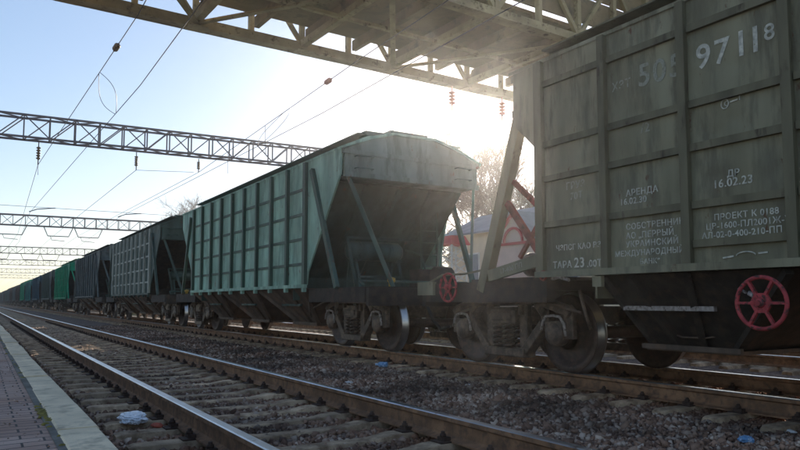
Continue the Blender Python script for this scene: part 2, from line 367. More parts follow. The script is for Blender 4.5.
while y < 260:
    L_ = 1.0 if y < 60 else 6
    j = rnd.uniform(-.011, .009); k = rnd.uniform(-.007, .005)
    x1 = PE+j; x0 = PE-.195-rnd.uniform(0, .008)
    z0 = PZ-.139
    g = .009
    b.prism([(x0, z0), (x1-.004, z0), (x1, z0+.02), (x1, PZ+k-.012), (x1-.012, PZ+k), (x0+.01, PZ+k), (x0, PZ+k-.01)], 'y', y+g, y+L_-g)
    y += L_
tag(b.build('platform_edge', 'concrete'), kind='structure')
b = MB()                                            # bedding strip between coping and pavers
b.box(PE-.235, PE-.19, -12, 260, PZ-.13, PZ-.006)
tag(b.build('platform_joint', 'concrete_face'), kind='structure')
gr = MB(); rp = random.Random(21)
for i in range(700):
    yy = rp.uniform(3, 14); xx = PE-.21-abs(rp.gauss(0, .35)); r = rp.uniform(.002, .007)
    gr.lathe([(0, r), (r*.8, r*.7), (r, .0005)], (xx, yy, PZ-.014), 'z', 5)
tag(gr.build('platform_grit', 'stone'), 'fine grit and crumbs swept along the platform edge joint', 'grit', kind='stuff')
rg = random.Random(5)
mb = MB()
for i in range(52):
    yy = 4.55+rg.gauss(0, .22) if i < 30 else rg.uniform(3, 14); xx = PE-.215+rg.gauss(0, .014)
    r = rg.uniform(.010, .028)
    mb.lathe([(0, r), (.006, r*.9), (.012, r*.5), (.014, .001)], (xx, yy, PZ-.012), 'z', 9)
tag(mb.build('moss', 'moss'), 'yellow green moss tufts along the near joint of the platform edge', 'moss', kind='stuff')

# ------------------------------------------------------------------ tracks
RAILP = [(-.075, -.18), (.075, -.18), (.075, -.168), (.025, -.155), (.010, -.142), (.010, -.055), (.036, -.040), (.0365, -.010), (.030, -.002),
         (-.030, -.002), (-.0365, -.010), (-.036, -.040), (-.010, -.055), (-.010, -.142), (-.025, -.155), (-.075, -.168)]
def rail(parent, x, label=None):
    b = MB(); n = len(RAILP); ys = [-14+2*i for i in range(30)]+[60, 120, 420]
    vs = [(x+px, y, pz) for y in ys for px, pz in RAILP]
    for j in range(len(ys)-1):
        pass
    b.v = vs
    for j in range(len(ys)-1):
        for i in range(n):
            a, c = j*n+i, j*n+(i+1) % n
            b.f.append([a, c, c+n, a+n]); b.mi.append(1 if i in (8, 9) or i == 7 else 0); b.sm.append(False)
    b.f.append(list(range(n))); b.mi.append(0); b.sm.append(False)
    o = b.build('rail', ['rail_side', 'rail_head'], parent)
    return o
# a slim flat crown on the head is the polished running surface
SLP = [(-.15, -.40), (.15, -.40), (.10, -.185), (-.10, -.185)]
def sleeper_mesh():
    b = MB(); secs = [(-1.35, -.200, .072), (-1.30, -.186, .082), (-.55, -.185, .082), (-.35, -.212, .076), (.35, -.212, .076), (.55, -.185, .082), (1.30, -.186, .082), (1.35, -.200, .072)]
    vs = []
    for x, zt, w in secs: vs += [(x, -.15, -.40), (x, .15, -.40), (x, w, zt), (x, w-.015, zt+.006), (x, -w+.015, zt+.006), (x, -w, zt)]
    k = 6; fs = []
    for i in range(len(secs)-1):
        for j in range(k): fs.append((i*k+j, i*k+(j+1) % k, (i+1)*k+(j+1) % k, (i+1)*k+j))
    fs += [tuple(range(k))[::-1], tuple((len(secs)-1)*k+j for j in range(k))]
    b.add(vs, fs); return b
def clip_mb(b, x):
    b.box(x-.17, x+.17, -.07, .07, -.179, -.168)
    for s in (-1, 1):
        b.box(x+s*.095-.03, x+s*.095+.03, -.045, .045, -.168, -.140)
        b.lathe([(-.140, .016), (-.100, .016), (-.10, .001)], (x+s*.105, 0, 0), 'z', 6)
        b.lathe([(-.140, .026), (-.118, .026), (-.118, .001)], (x+s*.105, 0, 0), 'z', 6)
sl_proto = cl_proto = None
def track(cx, label, first, y0, nind, far_n):
    global sl_proto, cl_proto
    t = empty('railway_track', (cx, 0, 0)); tag(t, label, 'railway track', 'parallel station tracks')
    rail(t, -.7965); rail(t, .7965)
    rgt = random.Random(int(cx*10))
    for i in range(nind):
        if sl_proto is None:
            sl_proto = sleeper_mesh().build('sleeper', 'sleeper', t)
            for s in (-1, 1):
                cb = MB(); clip_mb(cb, s*.7965); cl = cb.build('rail_fastening', 'clip', sl_proto)
            o = sl_proto
        else:
            o = sl_proto.copy(); C.objects.link(o); o.parent = t
            if first:
                for ch in sl_proto.children:
                    c = ch.copy(); C.objects.link(c); c.parent = o
        o.location = (0, y0+i*.545+rgt.uniform(-.02, .02), rgt.uniform(-.006, .004)); o.rotation_euler[2] = rgt.uniform(-.012, .012)
    b = MB(); sb = sleeper_mesh(); sb_v = list(sb.v)
    for i in range(far_n):
        yy = y0+(nind+i)*.545
        b.add([(x, y+yy, z) for x, y, z in sb_v], sb.f)
    o = b.build('sleepers_far', 'sleeper', t); tag(o, kind='stuff')
    return t
track(T1, 'nearest empty railway track, rusty rails, running beside the brick paved platform', True, 1.6, 72, 360)
track(T2, 'railway track under the standing row of hopper wagons', True, -2.0, 72, 300)
track(T3, 'sunlit railway track on the far side of the hopper wagons', False, 0.0, 72, 150)

# ------------------------------------------------------------------ bogie
def bogie(parent, y, detail=True):
    bg_ = MB()
    bg_.box(-1.12, 1.12, -.20, .20, .56, .80)                # bolster
    bg_.lathe([(.80, .26), (.86, .26), (.86, .001)], (0, 0, 0), 'z', 20)
    for s in (-1, 1):                                        # brake beams
        bg_.bar((-.9, s*.42, .42), (.9, s*.42, .42), .08)
        bg_.bar((-.25, s*.42, .42), (0, s*.2, .5), .06)
    root = bg_.build('bogie', 'bogie', parent, .012, (0, y, 0))
    prof = [(-.085, .20), (-.085, .12), (-.03, .12), (-.02, .18), (-.012, .36), (-.065, .40), (-.065, .47), (-.060, .4785), (.030, .482), (.040, .508), (.066, .505), (.070, .47), (.068, .40), (.012, .37), (.02, .18), (.03, .12), (.075, .12), (.075, .08)]
    mis = [0]*6+[0, 1, 1, 1]+[0]*7
    for a in (-.925, .925):
        ax = MB(); ax.lathe([(-.72, .08), (.72, .08)], (0, a, .4785), 'x', 16); ax.build('axle', 'wheel', root)
        for s in (-1, 1):
            wb = MB(); pr = [(s*(.795+(-d)), r) for d, r in prof]
            wb.lathe(pr, (0, a, .4785), 'x', 48 if detail else 24, 0, mis); wb.build('wheel', ['wheel', 'tread'], root)
    for s in (-1, 1):
        x = s*1.02; w = .15
        f = MB()
        def br(p, q, h, ww=w): f.bar((x, p[0], p[1]), (x, q[0], q[1]), ww, h)
        br((-.66, .885), (.66, .885), .11)
        for e in (-1, 1):
            br((e*.60, .885), (e*1.10, .76), .11)
            br((e*1.06, .80), (e*1.16, .70), .10)
            br((e*.73, .80), (e*.75, .50), .10)
            br((e*1.12, .76), (e*1.13, .42), .08)
            br((e*.72, .60), (e*.36, .23), .12)
            br((e*.335, .20), (e*.335, .86), .09)
            br((e*.60, .86), (e*.74, .72), .12)
            f.box(x-.1, x+.1, e*.32-.03, e*.32+.03, .70, .83)
        br((-.40, .21), (.40, .21), .11, .22)
        if detail:
            for e in (-1, 1):
                for yy, zz in ((.335, .30), (.335, .50), (.335, .76), (.60, .885), (1.0, .79)):
                    f.lathe([(s*0, .022), (s*.02, .022), (s*.02, .001)], (x+s*w/2, e*yy, zz), 'x', 6)
        f.build('side_frame', 'bogie', root, .016)
        if detail:
            bo = MB(); bo.box(x-.12, x+.12, -.27, .27, .58, .76); bo.bar((x-.13*1, -.2, .67), (x-.13, .2, .67), .02, .10)
            bo.build('bolster_end', 'bogie', root, .012)
            for (dx, yy) in ((-.05, -.19), (-.05, 0), (-.05, .19), (.09, -.1), (.09, .1)):
                sp = MB(); pts = []
                for k in range(64):
                    t = k/63; pts.append((x+s*-dx*-1+math.cos(t*2*math.pi*5)*.062, yy+math.sin(t*2*math.pi*5)*.062, .27+t*.31))
                sp.tube(pts, .017, 5); sp.build('spring', 'bogie', root)
        for e in (-1, 1):
            ab = MB(); ab.lathe([(0, .150), (s*.13, .150), (s*.15, .12), (s*.16, .06), (s*.162, .001)], (x-s*.05, e*.925, .4785), 'x', 22)
            ab.box(x-.09, x+.09, e*.925-.15, e*.925+.15, .42, .63)
            if detail:
                for k in range(4):
                    t = math.pi/4+k*math.pi/2
                    ab.lathe([(0, .016), (s*.02, .016), (s*.02, .001)], (x+s*.085, e*.925+.10*math.cos(t), .4785+.10*math.sin(t)), 'x', 6)
            ab.build('axle_box', 'bogie', root, .01)
            if detail:
                ad = MB(); pts = [(x+s*.095, e*.925+yy, zz) for yy, zz in ((-.215, .46), (-.19, .60), (-.12, .685), (0, .70), (.12, .685), (.17, .62), (.20, .52))]
                ad.tube(pts, .018, 7); ad.build('axle_box_strap', 'worn', root)
    return root

def handwheel(parent, loc, rad, name='handwheel'):
    """six spokes, rim lying in the YZ plane"""
    b = MB(); n = 40
    b.tube([(0, rad*math.cos(2*math.pi*i/n), rad*math.sin(2*math.pi*i/n)) for i in range(n)], rad*.085, 8, closed=True)
    for k in range(6):
        t = 2*math.pi*k/6
        b.bar((0, rad*.25*math.cos(t), rad*.25*math.sin(t)), (0, rad*.95*math.cos(t), rad*.95*math.sin(t)), rad*.10, rad*.16, up=(1,0,0))
    hx = [(rad*.44*math.cos(math.pi*k/3), rad*.44*math.sin(math.pi*k/3)) for k in range(6)]; b.prism(hx, 'x', -.014, .012)
    b.lathe([(-.03, .001), (-.03, rad*.16), (-.0142, rad*.2)], axis='x', n=14)
    b.lathe([(-.05, .022), (.03, .028), (.03, .001)], axis='x', n=12)
    o = b.build(name, 'red', parent, 0, loc)
    sp = MB(); sp.tube([(0, 0, 0), (.38, 0, 0)], .018, 8); sp.build('spindle', 'under', o, 0)
    return o

EAVE = 3.66; SILL = 1.20
def slab(b, quad, n_, t, mi=0):
    n_ = Vector(n_).normalized()*t; q = [Vector(p) for p in quad]
    vs = q+[p+n_ for p in q]; k = len(q)
    b.add(vs, [list(range(k))[::-1], [k+i for i in range(k)]]+[[i, (i+1) % k, k+(i+1) % k, k+i] for i in range(k)], mi)

def wagon(name, label, y, half, over, pal, lead=False, detail=True, nrib=10, zr=None, ext=0., gout=None, straight=False, skip=()):
    """hopper wagon; local origin on the rail top at its middle. half = half length of the ribbed side, over = overhang of the upper body"""
    root = empty(name, (T2, y, 0)); tag(root, label, 'hopper wagon', 'hopper wagons coupled in one train')
    W = 1.6; w2 = 1.5; top = half+over; hb = 3.16
    side, rib, under, low = pal
    # shell: side walls with sloped end edges, end slopes
    sh = MB()
    for s in (-1, 1):
        go = over if s < 0 else over*.35
        poly = [(-half, SILL), (half, SILL), (half+.06, SILL+.25), (half+go*.98, hb+.02), (top if s < 0 else half+go, EAVE-.004), (-(top if s < 0 else half+go), EAVE-.004), (-half-go*.98, hb+.02), (-half-.06, SILL+.25)]
        if straight: poly = [(-half, SILL), (half, SILL), (half, 2.55), (half+over, 3.02), (half+over, EAVE-.004), (-half-over, EAVE-.004), (-half-over, 3.02), (-half, 2.55)]
        x = s*(W-.05); sh.prism(poly, 'x', x-.018, x+.018)
    sh.build('body_shell', side, root)
    for e in (-1, 1):
        eb = MB()
        y1 = half+over*.62; y2 = half-.75
        slab(eb, [(-W+.07, e*y1, hb+.3), (W-.07, e*y1, hb+.3), (W-.12, e*y1, hb), (W-.12, e*y2, 1.45), (-W+.12, e*y2, 1.45), (-W+.12, e*y1, hb)][:0] or [(-W+.07, e*y1, hb), (W-.07, e*y1, hb), (W-.12, e*y2, 1.38), (-W+.12, e*y2, 1.38)], (0, e*.6, -.6), .03)
        slab(eb, [(-W+.07, e*y2, 1.38), (W-.07, e*y2, 1.38), (W-.07, e*y2, .9), (-W+.07, e*y2, .9)], (0, e, 0), .03)
        for xx in (-.75, 0, .75): eb.bar((xx, e*(y1+.04), hb-.04), (xx, e*(y2+.06), 1.42), .07, .08)
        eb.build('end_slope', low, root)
        ep = MB()
        prof_e = [(-w2, hb), (w2, hb), (w2, EAVE-.01), (.95, 3.885), (.45, 4.015), (-.45, 4.015), (-.95, 3.885), (-w2, EAVE-.01)]
        ep.prism(prof_e, 'y', e*(top-.03), e*(top+.03))
        ep.box(-w2-.02, w2+.02, e*(top+.045)-.035, e*(top+.045)+.035, hb-.03, hb+.06)
        ep.box(-w2-.05, w2+.05, e*(top+.03)-.03, e*(top+.03)+.03, EAVE-.10, EAVE-.02)
        sl = [(-w2, e*top, hb), (w2, e*top, hb), (w2, e*y1, hb), (-w2, e*y1, hb)]
        slab(ep, sl, (0, 0, 1), .02)
        ep.build('end_panel', 'hood' if side == 'pale_green' else side, root)
    # side framing
    zr = zr or [SILL+.42, SILL+.92, SILL+1.42, SILL+1.92]
    for s in (-1, 1):
        fr = MB(); step = 2*half/(nrib-1)
        for i in range(nrib):
            yy = -half+i*step
            ww = .085 if 0 < i < nrib-1 else .12
            x0, x1 = sorted((s*(W-.031), s*(W+.045)))
            fr.prism([(x0, yy-ww*.5), (x1, yy-ww*.34), (x1, yy+ww*.34), (x0, yy+ww*.5)] if s < 0 else [(x1, yy-ww*.5), (x0, yy-ww*.34), (x0, yy+ww*.34), (x1, yy+ww*.5)], 'z', SILL+.01, EAVE-.02)
            if i < nrib-1:
                for zi, z in enumerate(zr):
                    if (i, zi) in skip: continue
                    x0, x1 = sorted((s*(W-.031), s*(W-.010 if not lead else W+.008)))
                    hh = .028 if not lead else .034
                    fr.box(x0, x1, yy+ww*.5+.003, yy+step-ww*.5-.003, z-hh, z+hh)
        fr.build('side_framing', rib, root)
        rl = MB(); x0, x1 = sorted((s*(W-.02), s*(W+.055)))
        rl.box(x0, x1, -half-.07, half+.07, SILL-.06, SILL+.008)
        for i in range(0, nrib if not lead else 0, 1):
            yy = -half+i*step; rl.box(x0, x1, yy-.04, yy+.04, SILL-.14, SILL-.062)
        rl.build('side_sill', side, root)
    # roof
    rf = MB(); pr = [(-w2-.09, EAVE-.02), (-w2-.09, EAVE+.02), (-.98, 3.93), (-.48, 4.06), (.48, 4.06), (.98, 3.93), (w2+.09, EAVE+.02), (w2+.09, EAVE-.02), (.95, 3.885), (.45, 4.018), (-.45, 4.018), (-.95, 3.885)]
    rf.prism(pr, 'y', -top-.06, top+.06)
    for k in range(7):
        yy = -top+.1+(2*top-.2)*k/6
        rf.prism([(-w2-.1, EAVE+.018), (-.98, 3.958), (-.48, 4.088), (.48, 4.088), (.98, 3.958), (w2+.1, EAVE+.018), (w2+.09, EAVE-.01), (.98, 3.90), (.48, 4.03), (-.48, 4.03), (-.98, 3.90), (-w2-.09, EAVE-.01)], 'y', yy-.03, yy+.03)
    roof = rf.build('roof', side, root)
    if detail:
        for k in range(4):
            yy = -top+1.4+k*(2*top-2.8)/3
            h = MB(); h.lathe([(4.03, .33), (4.17, .33), (4.19, .36), (4.22, .34), (4.25, .001)], (0, yy, 0), 'z', 20); h.bar((-.42, yy, 4.24), (.42, yy, 4.24), .05, .03); h.build('hatch', side, roof)
        for s in (-1, 1):
            wk = MB()
            wk.box(s*.98-.2, s*.98+.2, -top+.1, top-.1, 3.99, 4.01)
            for k in range(12):
                yy = -top+.3+k*(2*top-.6)/11; wk.box(s*.98-.02, s*.98+.02, yy-.02, yy+.02, 3.88, 3.988)
            wk.build('roof_walkway', rib, roof)
    if detail:
        for e in (-1, 1):
            rs_ = MB(); ya = e*(top-.35)
            rs_.box(-1.02, -.62, *sorted((ya, ya+e*.28)), 3.97, 4.06); rs_.box(-.5, .35, *sorted((ya-e*.1, ya+e*.3)), 4.05, 4.13); rs_.box(.6, .9, *sorted((ya, ya+e*.2)), 3.97, 4.05)
            rs_.build('roof_bracket', rib, roof)
            for s in (-1, 1):
                for z in (3.3, 3.52):
                    gb = MB(); gb.tube([(s*1.30, e*(top+.03), z), (s*1.30, e*(top+.12), z), (s*.95, e*(top+.12), z), (s*.95, e*(top+.03), z)], .012, 6); gb.build('grab_rail', rib, root)
            if over > 1:
                yl = half+.55; gb = MB()
                for z in (1.35, 1.6, 1.85, 2.1, 2.35): gb.bar((.75, e*(yl+.05), z), (1.15, e*(yl+.05), z), .022)
                for xx_ in (.75, 1.15): gb.bar((xx_, e*(yl+.05), 1.13), (xx_, e*(yl+.05), 2.75), .03)
                gb.build('ladder', rib, root)
                gb = MB(); gb.tube([(-1.2, e*(yl+1.2), 1.16), (-1.2, e*(yl+1.0), 1.24), (1.2, e*(yl+1.0), 1.24), (1.3, e*(yl+1.2), 1.16)], .024, 7); gb.build('end_pipe', rib, root)
                gb = MB(); gb.tube([(.2, e*(yl+.3), 1.9), (.45, e*(yl+.5), 1.8), (.5, e*(yl+.7), 1.3), (.5, e*(yl+.9), 1.14)], .02, 7); gb.build('end_pipe', rib, root)
    # hoppers
    for k in (-1, 0, 1):
        cy = k*2.8*half/4.185; g = half/3-.03
        h = MB(); zt, zb = SILL-.065, .40
        tx, bx, by = W-.06, .86, .55
        oy = cy
        gl, gh = (gout if (gout and k < 0) else g), (gout if (gout and k > 0) else g)
        if lead: by = .46
        vs = [(-tx, oy-gl, zt), (tx, oy-gl, zt), (tx, oy+gh, zt), (-tx, oy+gh, zt), (-bx, oy-by, zb), (bx, oy-by, zb), (bx, oy+by, zb), (-bx, oy+by, zb)]
        h.add(vs, [(0,1,2,3),(7,6,5,4),(0,4,5,1),(1,5,6,2),(2,6,7,3),(3,7,4,0)])
        for s in (-1, 1):
            for a, c in ((-gl+.05, -by), (-gl*.30, -by*.25), (gh*.36, by*.35), (gh-.05, by)):
                h.bar((s*(tx+.005), oy+a, zt-.02), (s*(bx+.02), oy+c, zb), .065, .07)
        o = h.build('hopper_chute', under, root)
        gt = MB(); gt.box(-.96, .96, oy-by-.06, oy+by+.06, .36, .395)
        for s in (-1, 1): gt.bar((s*.97, oy-by-.1, .40), (s*.97, oy+by+.1, .40), .05, .05)
        gt.build('discharge_gate', 'under_rust', o)
        for s in (-1, 1):
            st = MB(); z = .80; xx = bx+(tx-bx)*(z-zb)/(zt-zb)+.06
            st.bar((s*xx, oy-.52, z), (s*xx, oy+.52, z), .05, .045); st.build('chute_stiffener', 'worn' if lead else low, o)
    cs = MB(); cs.box(-.17, .17, -6.75-ext, 6.75+ext, .83, 1.09)
    cs.build('centre_sill', 'under', root)
    for e in (-1, 1):
        pb = MB(); yb = 6.62+ext
        pb.box(-1.5, 1.5, *sorted((e*(yb-.09), e*(yb+.0))), .80, 1.10)
        for s in (-1, 1): pb.box(*sorted((s*1.38, s*1.52)), *sorted((e*(half+.02), e*(yb-.093))), .86, 1.12)
        pb.box(-1.36, 1.36, *sorted((e*4.9, e*5.6)), .88, 1.09)
        pb.box(-1.37, 1.37, *sorted((e*(half-.3), e*(yb-.1))), 1.11, 1.13)
        pb.build('end_platform', 'under', root)
        for s in (-1, 1):
            if lead and e > 0 and s < 0: continue
            sb = MB(); sb.bar((s*1.615, e*(half+.22*over), EAVE-.22), (s*1.56, e*(half+1.35), 1.12), .075, .10)
            if over > 1: sb.bar((s*1.42, e*(top+.02), hb-.02), (s*.85, e*(half+2.15), 1.13), .05, .07)
            sb.build('corner_strut', rib if side == 'pale_green' else side, root)
        cp = MB(); cp.bar((0, e*(6.6+ext), .97), (0, e*(7.0+ext), .97), .2, .24); cp.box(-.17, .17, *sorted((e*(6.95+ext), e*(7.28+ext))), .80, 1.14)
        cp.box(-.26, -.10, *sorted((e*(7.1+ext), e*(7.34+ext))), .84, 1.10)
        cp.build('coupler', 'under', root, .02)
        bogie(root, e*(5.25+ext), detail)
        if detail:
            for s in (-1, 1):
                rd = MB(); yb_ = 5.25+ext
                rd.tube([(s*1.22, e*(yb_-1.5), .74), (s*1.24, e*(yb_-.4), .97), (s*1.24, e*(yb_+.5), .97), (s*1.3, e*(yb_+1.25), .99)], .018, 6)
                rd.build('brake_rod', 'under_rust', root)
                rd = MB(); rd.tube([(s*1.3, e*(yb_-1.55), 1.0), (s*1.25, e*(yb_-1.6), .7), (s*1.2, e*(yb_-1.62), .55)], .02, 6)
                rd.build('brake_lever', 'bogie', root)
            hs = MB(); hs.tube([(.35*e, e*6.66, .80), (.38*e, e*6.9, .55), (.36*e, e*7.1, .40), (.3*e, e*7.3, .46)], .028, 7); hs.build('brake_hose', 'under', root)
    return root

pal_main = ('pale_green', 'pale_green_shaded', 'under_rust', 'grey_green')
main = wagon('hopper_wagon', 'pale green ribbed hopper wagon with tall overhanging end, whole side in view in the middle', 16.79, 4.185, 1.5, pal_main)
# ends of the main wagon: reservoir on trestle, valve, box, pipes
def end_gear(root, half, e=-1):
    rv = MB(); rv.lathe([(-1.0, .02), (-.98, .13), (-.90, .19), (.14, .19), (.22, .13), (.24, .02)], (0, e*(half+.62), 1.86), 'x', 24)
    for x in (-.75, -.1): rv.lathe([(x-.02, .197), (x+.02, .197)], (0, e*(half+.62), 1.86), 'x', 24)
    r = rv.build('air_reservoir', 'grey_green', root)
    tr = MB()
    for x in (-.86, .1):
        tr.bar((x, e*(half+.50), 1.70), (x, e*(half+.40), 1.13), .05); tr.bar((x, e*(half+.74), 1.70), (x, e*(half+.95), 1.13), .05); tr.bar((x, e*(half+.42), 1.68), (x, e*(half+.86), 1.68), .05)
    tr.bar((-.86, e*(half+.9), 1.35), (.1, e*(half+.9), 1.35), .04)
    tr.bar((-1.1, e*(half+.85), 2.1), (-.9, e*(half+.85), 1.13), .05); tr.bar((-1.1, e*(half+.85), 2.1), (.5, e*(half+.85), 2.1), .04)
    tr.build('reservoir_stand', 'grey_green', r)
    v = MB(); v.lathe([(1.13, .05), (1.22, .05), (1.24, .075), (1.30, .075), (1.32, .001)], (-.62, e*(half+1.7), 0), 'z', 12); v.build('valve_cap', 'yellow', root)
    bx = MB(); bx.box(.2, .75, e*(half+1.2)-.2, e*(half+1.2)+.2, 1.132, 1.5); bx.lathe([(0, .2), (.35, .2), (.38, .12), (.38, .001)], (.3, e*(half+1.75), 1.34), 'x', 18)
    bx.build('brake_cylinder', 'under', root, .02)
    pp = MB(); pp.tube([(-.2, e*(half+2.3), 1.2), (.1, e*(half+2.3), 1.35), (.6, e*(half+2.3), 1.38), (1.2, e*(half+2.3), 1.5)], .02, 7); pp.build('brake_pipe', 'olive_dark', root)
end_gear(main, 4.185)

# the rest of the train behind it
mains = [('grey_green', 'rib_pale', 'under_rust', 'under'), ('slate', 'slate', 'under_rust', 'under'), ('bright_green', 'bright_green', 'under', 'under'),
         ('slate', 'grey_green', 'under', 'under'), ('grey_green', 'blue', 'under', 'under'), ('teal', 'teal', 'under', 'under'), ('bright_green', 'grey_green', 'under', 'under'),
         ('brown', 'brown', 'under', 'under'), ('slate', 'slate', 'under', 'under')]
labs = ['dark grey green hopper wagon with pale ribs, coupled directly behind the pale green one',
        'slate grey hopper wagon between the pale ribbed one and the bright green one',
        'bright green hopper wagon, the brightest in the distant train',
        'slate wagon coupled just behind the bright green hopper wagon',
        'dark blue green hopper wagon in front of the distant teal one',
        'teal hopper wagon in the distant part of the train',
        'small green wagon just beyond the teal hopper wagon',
        'brown wagon just beyond the small green one, far down the train',
        'slate wagon just beyond the brown one, far down the train']
def recolor(o, frm, to):
    if o.type == 'MESH':
        for i, sl in enumerate(o.material_slots):
            for a, c in zip(frm, to):
                if o.data.materials[i] == M[a]:
                    sl.link = 'OBJECT'; sl.material = M[c]; break
            else: continue
    for ch in o.children: recolor(ch, frm, to)
def near_side_name(o, n): return o.name.split('.')[0] == n
for k in range(3):
    w = copy_tree(main); w.location = (T2, 16.79+14.66*(k+1), 0); w['label'] = labs[k]
    for ch in w.children:
        nm = ch.name.split('.')[0]
        tgt = {'side_framing': mains[k][1], 'body_shell': mains[k][0], 'end_panel': mains[k][0], 'roof': mains[k][0], 'side_sill': mains[k][0], 'corner_strut': mains[k][0], 'hopper_chute': mains[k][2], 'end_slope': mains[k][3]}.get(nm)
        if tgt:
            for o2 in [ch]+[c for c in ch.children if nm == 'roof']:
                for sl in o2.material_slots: sl.link = 'OBJECT'; sl.material = M[tgt]
# far wagons: simpler, their parts are only a few pixels
far_proto = wagon('hopper_wagon', labs[3], 16.79+14.66*4, 4.185, 1.5, mains[3], detail=False)
cols = ['blue', 'teal', 'bright_green', 'brown', 'slate', 'brown', 'slate', 'grey_green', 'brown', 'slate', 'brown', 'slate', 'brown', 'grey_green', 'slate', 'brown']
for k, cn in enumerate(cols):
    w = copy_tree(far_proto); w.location = (T2, 16.79+14.66*(5+k), 0); w.scale = (1, 1, (1, .955, 1.03, .93, 1.015, .98, 1.04)[k % 7])
    w['label'] = labs[4+k] if 4+k < len(labs) else 'dark wagon in the far tail of the train, only a sliver of it showing'
    for ch in w.children:
        if ch.name.split('.')[0] in ('side_framing', 'body_shell', 'end_panel', 'roof', 'side_sill', 'corner_strut'):
            for sl in ch.material_slots: sl.link = 'OBJECT'; sl.material = M[cn]

# the near wagon on the right
RC = 1.57; RH = 4.30
pal_r = ('olive', 'olive_dark', 'under', 'olive_dark')
rw = wagon('hopper_wagon', 'dark olive hopper wagon with white stencilled numbers, nearest and cut off by the right edge', RC, RH, .5, pal_r, True, True,
           zr=[1.385, 1.735, 2.26, 2.66, 3.37], skip={(8, 0), (7, 0)}, ext=.33, gout=.62, straight=True)
def on_side(Yw, z, body, size, m='white', shear=0., name='stencil_lettering', lift=.0):
    me = text_mesh(body, size, shear); me.materials.clear(); me.materials.append(M[m])
    o = bpy.data.objects.new(name, me); C.objects.link(o); o.parent = rw
    # text x runs towards -Y, up is Z, faces -X
    o.matrix_local = Matrix(((0, 0, -1, -1.5715-lift), (-1, 0, 0, Yw-RC), (0, 1, 0, z), (0, 0, 0, 1)))
    o['label'] = 'white stencilled writing'
    return o
def px(x, y, X=5.4935):
    """photograph pixel to (Y, z) on the wagon's side plane, used to read off where the stencils are painted"""
    vx = (x-400)/690; vy = -(y-225)/690+cam_d.shift_y*800/690
    d = cam.rotation_euler.to_matrix() @ Vector((vx, vy, -1))
    t = X/d.x
    return d.y*t, CAM_Z+d.z*t
num = [('5', 638, 87), ('0', 653, 83), ('5', 669, 78), ('9', 696, 70), ('7', 714, 65), ('1', 733, 58), ('1', 747, 54)]
for ch, x, y in num:
    Y_, z_ = px(x, y); on_side(Y_, z_, ch, .31, 'fadedwhite' if x < 690 else 'white', name='stencil_numeral')
Y_, z_ = px(764, 41); on_side(Y_, z_, '8', .19, 'white', name='stencil_numeral')
for x, y, t, sz, m in ((612, 92, 'ХЗТ', .12, 'fadedwhite'), (641, 133, '/2', .13, 'fadedwhite'),
    (626, 196.5, 'АРЕНДА', .088, 'white'), (620, 205.5, '16.02.30', .088, 'white'),
    (626, 230, 'СОБСТВЕННИК', .083, 'white'), (626, 239, 'АО „ПЕРВЫЙ', .083, 'white'), (626, 247.5, 'УКРАИНСКИЙ', .083, 'white'), (615, 257, 'МЕЖДУНАРОДНЫЙ', .078, 'white'), (640, 264, 'БАНК”', .07, 'white'),
    (727, 177, 'ДР', .08, 'white'), (713, 188.5, '16.02.23', .10, 'white'),
    (714, 220.5, 'ПРОЕКТ К 0188', .075, 'white'), (706, 230, 'ЦВ-1600-ПЛ2001Ж-У', .075, 'white'), (702, 239, 'АЛ-02-0-400-210-ПП', .075, 'white'),
    (556, 251, 'ЧЗПСГ КАО ВЗВ', .085, 'white'), (553, 268.5, 'ТАРА', .105, 'white'), (574, 267.5, '23', .15, 'white'), (587, 267, '.00Т', .105, 'white'),
    (566, 190, 'ГРУЗ', .11, 'fadedwhite'), (570, 200, '70Т', .11, 'fadedwhite')):
    Y_, z_ = px(x, y); on_side(Y_, z_, t, sz, m)
# small round emblem with a dash, and an arc mark low on the panel
def mark(name, mb, m='white'):
    o = mb.build(name, m, rw); return o
Ye, Ze = px(725, 104); e = MB(); xx = -1.574
e.tube([(xx, Ye-RC+.035*math.cos(t*math.pi/8), Ze+.042*math.sin(t*math.pi/8)) for t in range(16)], .006, 5, closed=True)
e.tube([(xx, Ye-RC-.018+.02*math.cos(t*math.pi/6), Ze+.02*math.sin(t*math.pi/6)) for t in range(12)], .005, 5, closed=True)
e.bar((xx, Ye-RC-.05, Ze+.005), (xx, Ye-RC-.12, Ze+.01), .008, .012); e.bar((xx, Ye-RC-.14, Ze+.0), (xx, Ye-RC-.14, Ze+.045), .008, .012)
mark('stencil_emblem', e)
Ya, Za = px(746, 254); e = MB()
e.tube([(xx, Ya-RC+.085*math.cos(math.pi*t/10), Za-.012+.032*math.sin(math.pi*t/10)) for t in range(11)], .006, 5)
e.bar((xx, Ya-RC+.11, Za-.012), (xx, Ya-RC+.21, Za-.022), .006, .014); e.bar((xx, Ya-RC-.11, Za+.0), (xx, Ya-RC-.19, Za+.004), .006, .014)
mark('stencil_emblem', e)
